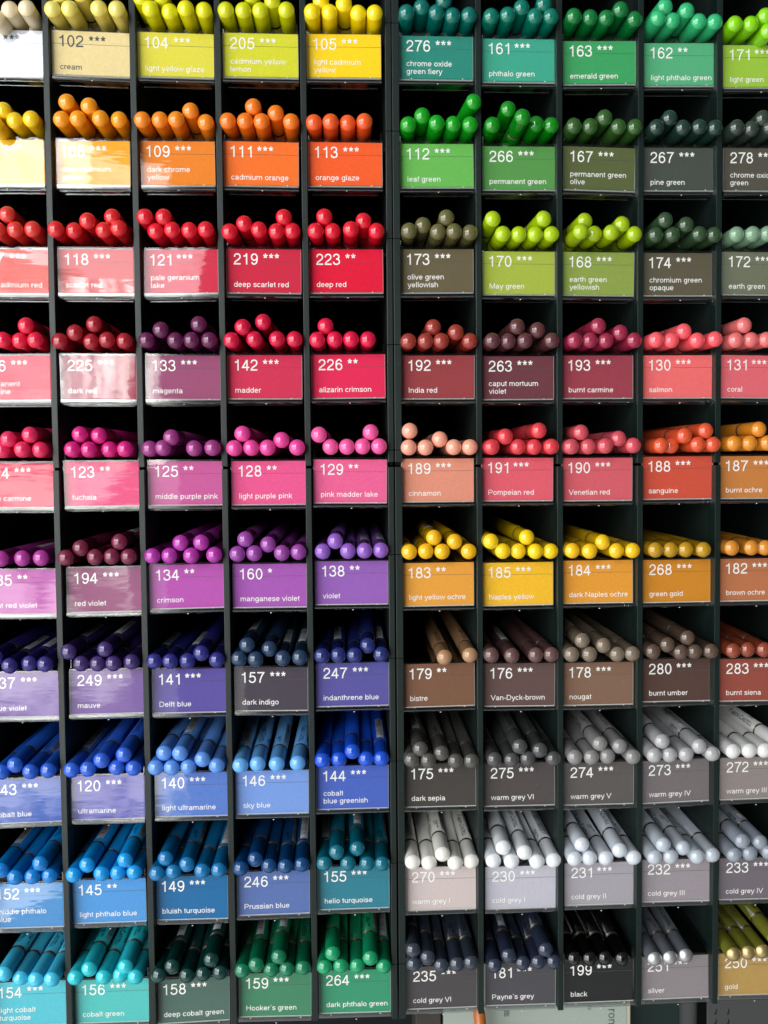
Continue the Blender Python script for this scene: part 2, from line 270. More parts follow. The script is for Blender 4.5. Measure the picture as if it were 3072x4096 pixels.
# ------------------------------------------------------------------ the trays: row, column, number, stars, name, card colour, lacquer colour,
# label corner and height in mm, then each pencil as x, z (mm), which mark faces up, push-in, yaw, kept single
BINS = [
 (0,0,"",3,"",(222,228,240),(246,228,184),-0.80,520.48,20.20,"22.73,524.99,,0,0,1;30.32,525.66,,0,0,1;16.83,521.14,,0,0,0"),
 (0,1,"102",3,"cream",(236,216,158),(242,226,112),38.46,520.35,20.20,"41.55,525.57,,0,0,1;49.07,525.93,,0,0,1;61.95,526.71,,0,0,1;70.33,525.93,,0,0,1;44.53,532.7,,0,0,0;53.93,533.11,,0,0,0"),
 (0,2,"104",3,"light yellow glaze",(224,216,72),(232,228,12),77.32,520.42,20.20,"85.28,526.23,,0,0,1;93.51,526.18,,0,0,1;101.34,526.23,,0,0,1;109.19,526.59,,0,0,1;81.17,531.58,,0,0,0;90.15,532.6,,0,0,0"),
 (0,3,"205",3,"cadmium yellow/lemon",(214,214,52),(212,216,14),116.58,520.93,20.20,"119.19,526.89,,0,0,1;127.07,527.05,,0,0,1;134.76,527.2,,0,0,1;146.65,527.43,,0,0,1;131.01,533.65,,0,0,0;140.39,531.74,,0,0,0"),
 (0,4,"105",3,"light cadmium/yellow",(252,212,26),(255,226,10),155.38,521.31,20.20,"158.55,526.61,,0,0,1;166.53,526.98,,0,0,1;179.59,527.02,,0,0,1;187.28,526.64,,0,0,1;162.61,532.71,,0,0,0;173.04,530.49,,0,0,1"),
 (0,5,"276",3,"chrome oxide/green fiery",(44,138,122),(0,108,98),198.97,521.28,20.20,"202.06,526.92,,0,0,1;209.05,530.2,,0,0,1;215.91,527.29,,0,0,1;223.44,526.6,,0,0,1;231.1,526.75,,0,0,1;219.29,533.13,,0,0,0"),
 (0,6,"161",3,"phthalo green",(64,168,142),(0,114,96),238.34,520.70,20.20,"241.48,526.42,,0,0,1;249.08,526.88,,0,0,1;255.82,530.92,,0,0,1;262.01,526.82,,0,0,1;269.53,526.75,,0,0,1;266.06,532.7,,0,0,0"),
 (0,7,"163",3,"emerald green",(62,162,98),(10,118,54),277.34,520.32,20.20,"280.35,526.96,,0,0,1;288.24,527.11,,0,0,1;295.82,526.62,,0,0,1;302.19,530.03,,0,0,0;309.36,526.67,,0,0,1"),
 (0,8,"162",2,"light phthalo green",(86,176,126),(50,180,116),316.75,520.15,20.20,"320.07,526.66,,0,0,1;324.04,532.7,,0,-6,0;327.82,526.7,,0,0,1;334.02,530.87,,0,0,0;340.14,526.19,,0,0,1;347.6,525.8,,0,0,1"),
 (0,9,"171",3,"light green",(156,196,64),(134,210,14),355.54,519.86,20.20,"357.31,525.13,,0,0,0;365.25,525.28,,0,0,1;371.95,529.15,,0,0,0;373.34,522.0,,0,0,0"),
 (1,0,"107",3,"",(246,196,50),(252,208,16),-1.25,470.71,20.29,"18.08,481.08,,0,0,0;23.07,476.44,,0,0,1;30.69,476.85,,0,0,1;14.98,473.72,,0,0,0"),
 (1,1,"108",3,"dark cadmium/yellow",(242,172,40),(250,156,18),37.93,470.55,20.29,"44.08,477.03,,0,0,1;51.84,476.92,,0,0,1;61.93,477.05,,0,0,1;69.84,477.15,,0,0,1;46.67,484.93,,0,0,0;57.11,482.67,,0,0,0"),
 (1,2,"109",3,"dark chrome/yellow",(234,134,42),(250,138,26),77.08,470.79,20.29,"80.61,476.87,,0,0,1;88.56,476.98,,0,0,1;96.2,476.86,,0,0,1;109.18,476.61,,0,0,1;102.45,481.6,,0,0,1"),
 (1,3,"111",3,"cadmium orange",(242,118,46),(250,122,26),115.98,470.93,20.29,"119.23,477.16,,0,0,1;127.15,477.16,,0,0,1;134.76,476.94,,0,0,1;148.21,477.11,,0,0,1;130.9,484.11,,0,0,0;141.27,481.17,,0,0,1"),
 (1,4,"113",3,"orange glaze",(242,98,46),(245,92,34),155.51,471.17,20.29,"158.79,477.25,,0,0,1;166.47,477.14,,0,0,1;174.28,477.45,,0,0,1;182.11,477.55,,0,0,1"),
 (1,5,"112",3,"leaf green",(108,186,88),(16,156,26),199.06,470.97,20.29,"202.48,476.77,,0,0,1;208.98,480.66,,0,0,1;215.53,476.72,,0,0,1;223.43,477.04,,0,0,1;231.24,476.71,,0,0,1;233.36,487.13,,0,-9,0"),
 (1,6,"266",3,"permanent green",(88,152,78),(12,136,22),238.28,470.23,20.29,"241.78,476.85,,0,0,1;249.33,484.38,,0,0,1;254.21,476.8,,-7,0,1;262.4,477.32,,0,0,1;269.74,477.2,,0,0,1"),
 (1,7,"167",3,"permanent green/olive",(92,102,62),(50,90,38),277.13,470.35,20.29,"280.39,476.91,,0,0,1;288.32,477.12,,0,0,1;295.04,480.84,,0,0,0;301.67,476.86,,0,0,1;309.53,476.85,,0,0,1"),
 (1,8,"267",3,"pine green",(74,80,74),(32,58,50),316.49,470.58,20.29,"319.96,476.77,,0,0,0;326.29,481.36,,0,0,0;332.54,476.71,,0,0,1;340.35,477.03,,0,0,1;348.17,476.91,,0,0,1"),
 (1,9,"278",3,"chrome oxide/green",(86,83,73),(48,62,54),355.79,470.81,20.29,"358.49,476.93,,0,0,1;366.01,476.81,,0,0,1;371.16,481.74,,0,0,0;374.57,476.92,,0,0,0"),
 (2,0,"117",3,"light cadmium red",(222,80,70),(228,58,52),-0.51,420.70,20.38,"19.18,434.04,,0,0,0;22.46,427.2,,0,0,1;30.01,427.56,,0,0,1;14.81,426.62,,0,0,0"),
 (2,1,"118",3,"scarlet red",(208,68,72),(222,36,42),38.59,420.72,20.38,"40.82,427.21,,0,0,1;48.4,427.25,,0,0,1;55.13,431.01,,0,0,0;62.13,427.13,,0,0,1;69.13,427.81,,0,0,1;65.97,433.53,,0,0,0"),
 (2,2,"121",3,"pale geranium/lake",(208,52,78),(225,24,46),77.71,420.92,20.38,"80.81,433.42,,0,0,0;89.54,433.27,,0,0,0;85.47,426.85,,0,0,1;93.15,427.33,,0,0,1;100.84,427.27,,0,0,1;108.55,427.53,,0,0,0"),
 (2,3,"219",3,"deep scarlet red",(204,46,72),(222,20,46),116.48,421.12,20.38,"119.27,426.74,,0,0,0;126.0,430.53,,0,0,1;132.74,427.68,,0,0,1;140.83,426.98,,0,0,0;148.08,427.46,,0,0,1;144.38,433.66,,0,0,0"),
 (2,4,"223",2,"deep red",(224,30,62),(226,20,46),155.42,421.32,20.38,"158.92,427.2,,0,0,0;166.64,427.47,,0,0,0;163.02,433.91,,0,0,0;175.25,427.52,,0,0,0;181.09,432.2,,0,0,1;187.16,427.38,,0,0,0"),
 (2,5,"173",3,"olive green/yellowish",(106,96,73),(102,98,58),198.62,421.46,20.38,"202.39,427.7,,0,0,0;209.02,430.83,,0,0,1;215.82,427.25,,0,0,1;219.89,434.0,,0,0,0;223.43,427.29,,0,0,0;231.05,427.13,,0,0,0"),
 (2,6,"170",3,"May green",(168,184,72),(172,204,14),238.02,420.68,20.38,"241.56,433.3,,0,0,1;246.34,426.47,,0,0,1;254.12,426.52,,0,0,0;261.92,426.56,,0,0,0;269.51,426.61,,0,0,0;265.9,433.58,,0,-6,0"),
 (2,7,"168",3,"earth green/yellowish",(142,162,77),(164,194,16),276.70,420.43,20.38,"285.85,433.18,,0,-6,0;281.74,425.86,,-5,0,1;289.83,426.73,,0,0,0;297.81,427.22,,0,0,1;303.36,431.68,,0,0,0;309.37,426.96,,0,0,1"),
 (2,8,"174",3,"chromium green/opaque",(96,90,72),(50,76,48),316.12,420.41,20.38,"319.63,426.59,,0,0,0;323.74,433.33,,0,0,0;327.56,426.64,,0,0,1;333.92,431.34,,0,0,0;340.33,426.82,,0,0,1;347.85,426.76,,0,0,0"),
 (2,9,"172",3,"earth green",(112,118,97),(122,158,128),355.24,420.94,20.38,"359.0,427.16,,0,0,0;366.45,427.09,,0,0,0;373.68,427.24,,0,0,0"),
 (3,0,"126",3,"permanent/carmine",(218,48,78),(228,22,64),-0.59,371.44,20.47,"26.52,383.61,,0,0,0;15.43,377.31,,0,0,0;22.99,377.1,,0,0,0;30.57,377.09,,0,0,0"),
 (3,1,"225",3,"dark red",(162,46,72),(164,24,40),38.63,371.43,20.47,"41.33,376.66,,0,0,1;48.19,380.4,,0,0,0;56.97,384.37,,0,0,1;55.2,376.55,,0,0,0;62.76,377.08,,0,0,0;70.41,376.75,,0,0,0"),
 (3,2,"133",3,"magenta",(158,84,120),(100,30,78),77.83,371.38,20.47,"80.66,377.07,,0,0,1;87.17,381.7,,0,0,0;93.61,376.85,,0,0,0;100.91,377.06,,0,0,0;109.2,377.06,,0,0,0;104.48,384.29,,0,0,0"),
 (3,3,"142",3,"madder",(208,56,88),(212,16,64),116.33,371.54,20.47,"119.54,376.84,,0,0,1;124.61,383.0,,0,0,0;129.93,377.37,,0,0,0;133.95,385.49,,0,0,0;140.34,377.59,,0,0,0;148.49,377.48,,0,0,0"),
 (3,4,"226",2,"alizarin crimson",(224,46,88),(224,16,68),155.90,371.71,20.47,"158.95,377.15,,0,0,0;162.96,383.67,,0,0,0;167.14,377.36,,0,0,0;174.7,377.36,,0,0,0;182.71,377.35,,0,0,0"),
 (3,5,"192",3,"India red",(152,66,70),(156,56,46),198.73,371.25,20.47,"201.73,376.62,,0,0,0;209.67,376.62,,0,0,0;213.54,383.41,,0,0,0;217.09,376.61,,0,0,0;224.0,380.71,,0,0,0;230.64,376.72,,0,0,1"),
 (3,6,"263",3,"caput mortuum/violet",(112,62,70),(94,52,56),237.41,370.75,20.47,"241.17,376.71,,0,0,0;248.87,376.71,,0,0,0;252.97,383.31,,0,0,0;256.8,376.81,,0,0,0;262.88,381.8,,0,0,0;269.5,376.7,,0,0,1"),
 (3,7,"193",3,"burnt carmine",(156,66,80),(156,40,72),276.38,371.14,20.47,"280.36,376.69,,0,0,0;287.91,376.91,,0,0,0;291.7,383.55,,0,0,0;295.71,376.9,,0,0,0;302.62,380.61,,0,0,0;309.1,376.79,,0,0,1"),
 (3,8,"130",3,"salmon",(236,112,112),(250,92,102),315.97,371.08,20.47,"319.4,376.89,,0,0,0;327.25,376.89,,0,0,0;333.65,381.27,,0,0,0;339.63,376.77,,0,0,1;348.43,377.43,,0,0,0"),
 (3,9,"131",3,"coral",(226,107,117),(228,112,112),354.69,371.03,20.47,"362.65,384.01,,0,0,1;358.38,376.87,,0,0,0;366.43,377.2,,0,0,0;373.81,377.2,,0,0,0"),
 (4,0,"124",3,"rose carmine",(226,62,97),(232,38,94),-0.37,321.39,20.56,"17.12,331.94,,0,0,0;26.99,333.81,,0,0,1;23.33,327.16,,0,0,0;31.06,327.1,,0,0,0;13.83,327.12,,0,0,0"),
 (4,1,"123",2,"fuchsia",(226,62,122),(212,26,126),39.21,321.57,20.56,"46.02,327.0,,0,0,0;53.48,326.94,,0,0,0;49.58,333.89,,0,0,0;58.2,333.29,,0,0,1;62.65,326.98,,0,0,0;70.14,327.04,,0,0,0"),
 (4,2,"125",2,"middle purple pink",(200,96,156),(158,56,132),78.05,321.59,20.56,"80.97,327.18,,0,0,0;87.21,327.46,,0,0,0;90.85,332.32,,0,0,1;101.22,327.25,,0,0,0;109.86,327.3,,0,0,0"),
 (4,3,"128",2,"light purple pink",(232,92,147),(232,70,156),117.40,321.39,20.56,"119.94,327.12,,0,0,0;123.73,333.75,,0,0,1;127.65,327.28,,0,0,0;135.27,327.22,,0,0,0;141.86,330.79,,0,0,0;149.02,327.24,,0,0,0"),
 (4,4,"129",2,"pink madder lake",(234,102,152),(246,90,162),156.16,321.76,20.56,"159.28,333.08,,0,0,0;164.58,327.46,,0,0,0;172.28,327.4,,0,0,0;179.55,327.57,,0,0,0;183.47,334.14,,0,0,0;187.38,327.51,,0,0,0"),
 (4,5,"189",3,"cinnamon",(224,148,124),(245,165,140),198.29,321.90,20.56,"201.92,334.73,,0,0,0;201.41,326.92,,0,0,0;209.28,326.86,,0,0,0;216.1,330.73,,0,0,0;222.65,326.88,,0,0,0;230.24,326.82,,0,0,0"),
 (4,6,"191",3,"Pompeian red",(224,97,112),(224,62,72),236.92,321.93,20.56,"247.13,331.62,n,0,0,0;240.59,326.75,,0,0,0;253.41,326.88,,0,0,0;261.17,326.71,,0,0,0;269.05,326.77,,0,0,0;263.08,334.36,b,0,0,1"),
 (4,7,"190",3,"Venetian red",(212,97,108),(208,80,92),276.17,321.63,20.56,"283.64,333.47,,0,0,0;278.73,326.7,,0,0,0;287.21,326.75,,0,0,0;295.03,326.91,,0,0,0;301.86,330.39,b,0,0,0;308.71,327.04,,0,0,0"),
 (4,8,"188",3,"sanguine",(204,84,64),(222,86,50),315.93,322.00,20.56,"322.32,326.94,,0,0,0;329.59,327.06,,5,0,0;333.59,331.5,,0,0,1;340.06,327.26,,0,0,0;344.1,333.87,,0,0,1;347.88,327.32,,0,0,0"),
 (4,9,"187",3,"burnt ochre",(198,128,66),(222,138,38),354.59,321.93,20.56,"358.21,327.69,,0,0,0;365.84,327.75,,0,0,0;370.35,334.37,b,0,0,1;374.74,327.8,,0,0,0"),
 (5,0,"135",2,"light red violet",(188,87,172),(175,56,155),-0.24,270.99,20.64,"12.02,277.02,,0,0,1;21.35,276.99,k,0,0,1;30.28,277.09,k,0,0,0"),
 (5,1,"194",3,"red violet",(148,72,118),(120,34,66),39.48,271.47,20.64,"42.01,277.14,,0,0,0;48.3,281.42,n,0,0,1;54.84,277.18,,0,0,0;62.57,277.29,,0,0,0;70.3,277.18,,0,0,0;66.25,284.02,k,0,0,1"),
 (5,2,"134",2,"crimson",(186,90,178),(176,50,166),77.86,272.48,20.64,"81.08,277.25,,0,0,1;88.86,277.36,,0,0,0;94.16,283.21,n,0,0,1;99.14,277.33,,0,0,0;103.91,283.31,n,0,0,1;109.78,277.51,,0,0,0"),
 (5,3,"160",1,"manganese violet",(168,92,180),(150,66,160),117.16,272.25,20.64,"120.57,277.8,,0,0,0;124.38,284.58,,0,0,1;128.32,278.03,,0,0,0;134.83,282.02,n,0,0,1;141.23,277.96,,0,0,1;148.92,278.3,,0,0,0"),
 (5,4,"138",2,"violet",(150,98,182),(144,92,194),156.33,273.04,20.64,"160.36,278.36,,0,0,0;166.26,283.15,n,0,0,1;172.17,278.42,k,0,0,0;180.03,278.54,k,0,0,1;187.67,278.55,k,0,0,1"),
 (5,5,"183",2,"light yellow ochre",(230,162,67),(246,188,20),198.07,271.67,20.64,"201.21,277.63,,0,0,0;209.01,277.86,,0,0,1;212.9,284.17,k,0,0,1;216.71,277.64,,0,0,0;222.8,282.17,n,0,0,1;229.39,277.47,,0,0,0"),
 (5,6,"185",3,"Naples yellow",(242,190,50),(254,212,18),236.98,271.22,20.64,"239.82,282.17,,0,0,0;245.56,277.47,,0,0,0;253.33,277.25,,0,0,1;257.36,283.71,b,0,0,1;261.12,277.15,,0,0,0;268.82,277.04,,0,0,0"),
 (5,7,"184",3,"dark Naples ochre",(227,157,57),(250,198,22),276.41,271.68,20.64,"279.44,277.12,,0,0,0;287.28,276.9,,0,0,0;293.8,281.03,b,0,0,1;300.54,276.83,,0,0,0;308.43,276.84,,0,0,0"),
 (5,8,"268",3,"green gold",(207,137,42),(186,142,24),316.24,271.45,20.64,"319.39,277.02,,0,0,0;327.09,276.92,,0,0,0;334.58,276.93,,0,0,1;342.76,276.82,,0,0,0"),
 (5,9,"182",3,"brown ochre",(187,117,77),(214,138,44),354.84,271.48,20.64,"357.12,277.41,,0,0,0;366.62,277.39,b,0,0,0;373.38,277.3,,0,0,0"),
 (6,0,"137",3,"blue violet",(117,87,162),(50,40,122),-0.29,222.17,20.73,"15.32,227.37,k,0,0,1;8.72,231.45,n,0,0,1;23.65,227.86,k,0,0,1;31.34,227.7,n,0,0,0"),
 (6,1,"249",3,"mauve",(117,82,157),(64,44,108),39.67,222.74,20.73,"42.07,233.19,k,0,0,1;47.53,227.58,,0,0,1;55.05,227.32,,0,0,0;58.75,234.07,k,0,0,1;62.71,227.49,,0,0,1;70.49,227.77,k,0,0,0"),
 (6,2,"141",3,"Delft blue",(98,86,162),(44,44,128),77.99,222.38,20.73,"80.88,227.78,k,0,0,1;88.36,227.62,n,0,0,1;96.41,227.79,k,0,0,1;102.9,231.31,n,0,0,1;109.93,227.84,n,0,0,0"),
 (6,3,"157",3,"dark indigo",(77,70,82),(36,60,92),117.15,222.35,20.73,"124.26,234.66,k,0,0,1;120.55,228.4,,0,0,0;128.33,228.13,,0,0,1;134.55,232.46,n,0,0,1;140.98,228.21,k,0,0,1;148.92,228.38,k,0,0,1"),
 (6,4,"247",3,"indanthrene blue",(94,90,162),(34,46,114),156.27,223.70,20.73,"159.42,228.95,n,0,0,1;167.18,229.13,k,0,0,1;174.73,229.09,n,0,0,1;181.0,233.22,n,0,0,1;187.41,228.95,k,0,0,1"),
 (6,5,"179",2,"bistre",(127,92,72),(176,134,98),198.19,222.52,20.73,"217.56,226.97,b,0,0,1;229.65,227.94,b,0,0,1"),
 (6,6,"176",3,"Van-Dyck-brown",(102,80,77),(102,74,72),237.51,221.81,20.73,"239.99,227.62,n,0,0,0;249.79,227.31,k,0,0,1;261.41,227.3,b,0,0,1;269.03,227.37,b,0,0,1"),
 (6,7,"178",3,"nougat",(132,102,84),(124,110,94),276.54,221.46,20.73,"278.69,227.29,,0,0,0;283.99,233.78,n,0,0,1;287.47,227.22,,0,0,0;294.35,231.23,n,0,0,1;301.13,226.84,b,0,0,0;308.15,227.15,t,0,0,1"),
 (6,8,"280",3,"burnt umber",(87,64,57),(92,74,62),316.32,222.36,20.73,"318.81,227.72,,0,0,0;325.74,230.95,n,0,0,1;332.01,227.23,,0,0,0;339.2,227.31,,0,0,0;335.64,234.02,b,0,0,1;347.09,227.49,,0,0,0"),
 (6,9,"283",3,"burnt siena",(152,77,64),(142,66,44),355.09,221.68,20.73,"358.09,227.5,k,0,0,0;365.9,227.68,b,0,0,1;373.15,227.76,b,0,0,1"),
 (7,0,"143",3,"cobalt blue",(74,104,186),(34,92,205),-0.37,171.34,20.82,"10.0,177.46,n,0,0,1;16.4,180.82,n,0,0,1;23.38,177.42,t,0,0,1;31.44,177.64,n,0,0,0"),
 (7,1,"120",3,"ultramarine",(97,97,177),(46,98,215),38.63,171.90,20.82,"41.88,177.35,k,0,0,1;49.88,178.02,n,0,0,0;56.23,182.07,n,0,0,1;62.64,177.89,n,0,0,0;70.45,177.57,n,0,0,0;66.24,184.14,b,0,0,1"),
 (7,2,"140",3,"light ultramarine",(92,127,202),(92,148,232),78.35,172.16,20.82,"80.78,177.51,n,0,0,0;84.61,184.1,n,0,0,1;88.3,177.41,n,0,0,0;92.35,184.23,k,0,0,1;96.05,177.43,n,0,0,1;102.8,181.27,n,0,0,1;109.32,177.85,n,0,0,1"),
 (7,3,"146",3,"sky blue",(122,157,222),(104,174,242),116.91,172.23,20.82,"120.52,177.77,k,0,0,1;128.46,178.11,b,0,0,1;137.4,177.76,t,0,0,1;147.26,178.05,b,0,0,1"),
 (7,4,"144",3,"cobalt/blue greenish",(78,104,192),(24,82,212),155.64,173.47,20.82,"159.03,178.97,n,0,0,1;166.82,178.88,n,0,0,1;173.22,182.88,n,0,0,1;179.77,178.98,n,0,0,1;187.04,179.01,k,0,0,1"),
 (7,5,"175",3,"dark sepia",(73,69,66),(84,82,79),198.43,173.26,20.82,"201.47,178.17,n,0,0,0;205.61,183.31,k,0,0,1;209.44,177.73,n,0,0,0;215.79,180.92,t,0,0,1;222.44,176.94,n,0,0,1;230.13,176.62,n,0,0,1"),
 (7,6,"275",3,"warm grey VI",(83,77,76),(76,77,78),237.47,172.54,20.82,"241.41,176.87,n,0,0,1;249.58,176.77,n,0,0,1;253.2,183.52,b,0,0,1;257.33,177.23,n,0,0,0;263.07,181.35,b,0,0,1;269.93,176.67,n,0,0,1"),
 (7,7,"274",3,"warm grey V",(93,88,86),(135,133,133),276.91,171.94,20.82,"280.31,177.29,n,0,0,0;288.34,177.08,n,0,0,1;292.76,183.28,t,0,0,1;296.39,177.09,n,0,0,0;302.4,181.79,b,0,0,1;308.43,177.0,n,0,0,0"),
 (7,8,"273",3,"warm grey IV",(119,111,113),(170,170,172),316.16,172.03,20.82,"318.92,177.4,n,0,0,0;323.13,183.86,n,0,0,1;326.91,177.18,n,0,0,0;334.81,177.31,n,0,0,1;341.33,181.12,k,0,0,1;347.78,177.31,n,0,0,0"),
 (7,9,"272",3,"warm grey III",(146,136,133),(220,220,218),355.34,172.49,20.82,"358.6,177.94,n,0,0,0;366.33,178.19,n,0,0,1;373.84,178.22,n,0,0,1;380.18,182.16,t,0,0,1"),
 (8,0,"152",3,"middle phthalo/blue",(72,142,202),(8,128,212),-0.66,120.60,20.91,"8.48,130.81,k,0,0,1;15.17,127.67,n,0,0,1;22.92,127.52,t,0,0,0;26.63,133.77,b,0,0,1;30.69,127.48,n,0,0,1"),
 (8,1,"145",2,"light phthalo blue",(77,152,217),(16,156,236),38.36,121.60,20.91,"41.72,127.43,n,0,0,1;47.88,131.82,k,0,0,1;54.63,127.78,n,0,0,1;62.13,127.52,k,0,0,0;65.86,134.02,t,0,0,1;69.99,127.93,n,0,0,1"),
 (8,2,"149",3,"bluish turquoise",(27,107,162),(16,118,178),77.38,121.75,20.91,"80.57,127.23,n,0,0,0;84.42,133.74,n,0,0,1;88.25,127.64,n,0,0,1;94.56,130.92,t,0,0,1;101.77,127.97,n,0,0,1;109.47,127.93,k,0,0,1"),
 (8,3,"246",3,"Prussian blue",(92,116,176),(12,70,126),116.80,122.70,20.91,"119.86,128.26,n,0,0,1;126.55,132.11,n,0,0,1;133.04,128.61,n,0,0,1;140.93,128.8,t,0,0,1;148.6,128.77,k,0,0,1"),
 (8,4,"155",3,"helio turquoise",(47,127,147),(10,108,130),155.60,124.05,20.91,"159.32,129.32,k,0,0,1;165.19,134.58,n,0,0,1;170.61,129.05,n,0,0,0;175.05,135.4,k,0,0,1;179.69,128.4,n,0,0,1;186.88,128.16,t,0,0,1"),
 (8,5,"270",3,"warm grey I",(206,192,190),(240,238,230),198.21,122.09,20.91,"201.6,128.04,k,0,0,1;209.39,128.0,n,0,0,1;215.89,132.07,t,0,0,1;221.89,127.69,n,0,0,1;229.84,127.54,b,0,0,1"),
 (8,6,"230",3,"cold grey I",(192,190,202),(232,236,240),237.77,121.33,20.91,"240.61,127.52,n,0,0,1;245.36,133.93,n,0,0,1;249.27,127.35,n,0,0,0;255.59,131.56,b,0,0,1;261.56,127.16,n,0,0,1;269.7,127.23,k,0,0,1"),
 (8,7,"231",3,"cold grey II",(167,162,170),(210,217,226),277.28,121.74,20.91,"280.01,127.68,n,0,0,0;283.88,134.15,n,0,0,1;287.4,127.67,t,0,0,0;295.48,127.4,t,0,0,1;302.09,131.06,b,0,0,1;309.29,127.05,b,0,0,1"),
 (8,8,"232",3,"cold grey III",(152,144,150),(182,190,200),316.01,121.96,20.91,"319.48,127.06,n,0,0,0;323.59,133.33,n,0,0,1;327.4,127.03,n,0,0,0;334.05,130.7,t,0,0,1;340.29,127.17,k,0,0,1;348.25,127.14,n,0,0,1"),
 (8,9,"233",3,"cold grey IV",(113,106,113),(142,150,162),355.36,121.70,20.91,"359.0,127.01,n,0,0,1;362.9,133.89,n,0,0,1;366.77,127.45,n,0,0,0;372.31,132.44,k,0,0,1;376.17,127.94,k,0,0,0"),
 (9,0,"154",3,"light cobalt/turquoise",(82,192,207),(70,204,244),-0.66,72.63,21.00,"9.18,82.33,b,0,0,1;15.78,78.68,n,0,0,1;23.13,78.26,b,0,0,1;30.94,78.51,b,0,0,1"),
 (9,1,"156",3,"cobalt green",(77,192,187),(40,200,214),38.59,72.60,21.00,"41.48,78.41,n,0,0,1;47.87,82.0,t,0,0,1;54.66,78.21,b,0,0,1;62.09,78.02,n,0,0,0;65.03,82.89,b,0,0,1;69.75,78.16,n,0,0,1"),
 (9,2,"158",3,"deep cobalt green",(77,107,97),(10,60,56),77.30,71.08,21.00,"80.28,77.73,n,0,0,1;86.52,81.69,k,0,0,1;93.72,77.64,n,0,0,1;101.23,77.79,n,0,0,1;105.1,84.58,k,0,0,1;109.09,78.04,n,0,0,1"),
 (9,3,"159",3,"Hooker´s green",(62,132,97),(16,122,84),116.79,72.14,21.00,"119.63,78.3,n,0,0,1;126.35,81.45,k,0,0,1;133.31,78.2,n,0,0,1;140.79,78.47,n,0,0,1;137.08,84.8,k,0,0,1;148.51,78.73,b,0,0,1"),
 (9,4,"264",3,"dark phthalo green",(47,147,107),(22,156,104),155.75,72.31,21.00,"158.82,78.89,n,0,0,1;162.82,85.39,n,0,0,1;166.57,79.04,n,0,0,1;174.44,78.49,n,0,0,1;180.68,82.84,t,0,0,1;187.18,77.52,k,0,0,1"),
 (9,5,"235",3,"cold grey VI",(73,69,71),(54,62,76),198.36,72.70,21.00,"201.63,78.36,n,0,0,0;201.46,84.84,n,0,0,1;208.36,81.27,n,0,0,1;214.94,77.25,n,0,0,1;222.46,77.86,t,0,0,1;229.32,78.5,b,0,0,1"),
 (9,6,"181",3,"Payne´s grey",(73,71,76),(46,54,74),237.52,72.70,21.00,"240.69,76.56,n,0,0,1;247.72,80.62,k,0,0,1;254.71,76.45,n,0,0,1;262.2,77.19,t,0,0,1;265.74,83.46,t,0,0,1;269.7,77.0,n,0,0,0"),
 (9,7,"199",3,"black",(23,23,23),(13,13,14),276.96,72.53,21.00,"280.06,77.74,,0,0,1;287.59,77.67,,0,0,1;295.25,77.71,,0,0,1;303.27,77.62,,0,0,1"),
 (9,8,"251",3,"silver",(142,134,137),(116,120,128),316.09,72.73,21.00,"319.7,76.5,n,0,0,1;327.19,76.9,t,0,0,1;335.39,76.92,b,0,0,1"),
 (9,9,"250",3,"gold",(182,147,82),(130,132,46),355.24,72.95,21.00,"358.58,77.86,k,0,0,1;366.38,77.78,k,0,0,1;373.61,78.08,k,0,0,1;380.22,84.21,b,0,0,1"),
]

# ------------------------------------------------------------------ materials
M_RACK = mat('rack_plastic', (0.0042, 0.0125, 0.0105, 1), rough=0.40, bump=0.14, bscale=2600, speck=0.3, mottle=0.25)
M_RACK_IN = mat('rack_inside', (0.0035, 0.010, 0.0085, 1), rough=0.55, bump=0.2, bscale=1800)
M_COVER = clear_mat('clear_cover', 1.2, 0.03, wobble=0.00010, stretch=(22, 60, 95))
M_LIP = clear_mat('clear_lip', 3.6, 0.10, tint=(0.80, 0.82, 0.81, 1), wobble=0.0001, stretch=(60, 200, 200))
M_TRAY = clear_mat('clear_tray', 2.0, 0.12, tint=(0.75, 0.78, 0.77, 1))
M_FROST = mat('frosted_edge', (0.78, 0.78, 0.76, 1), rough=0.35, bump=0.5, bscale=1500)
M_CREASE = mat('card_crease', (0.07, 0.07, 0.07, 1), rough=0.7)
M_WHITE = mat('white_lettering', (0.93, 0.92, 0.89, 1), rough=0.5)
M_INK = mat('dark_lettering', (0.055, 0.06, 0.075, 1), rough=0.5)
M_BLACK = mat('black_band', (0.012, 0.012, 0.012, 1), rough=0.3)
M_GOLD = mat('gold_band', (0.50, 0.37, 0.17, 1), rough=0.3, metal=1.0)
M_FOIL = mat('dark_foil', (0.012, 0.011, 0.010, 1), rough=0.35)
M_EDGE = mat('cover_edge', (0.30, 0.31, 0.30, 1), rough=0.3)
M_STICK = mat('sticker_paper', (0.66, 0.68, 0.72, 1), rough=0.4)
M_BAR = mat('sticker_ink', (0.03, 0.03, 0.035, 1), rough=0.5)

# ------------------------------------------------------------------ the setting
bm = bmesh.new(); add_box(bm, -700, 1100, 265, 285, -220, 900)
o = link('wall', finish(bm, 'wall', [mat('wall_paint', (0.012, 0.014, 0.014, 1), rough=0.7, bump=0.3, bscale=200)])); o['kind'] = 'structure'
bm = bmesh.new(); add_box(bm, -700, 1100, -30, 264, -130, -110)
o = link('shelf_board', finish(bm, 'shelf_board', [mat('shelf_laminate', (0.05, 0.055, 0.055, 1), rough=0.5, bump=0.3, bscale=300)])); o['kind'] = 'structure'

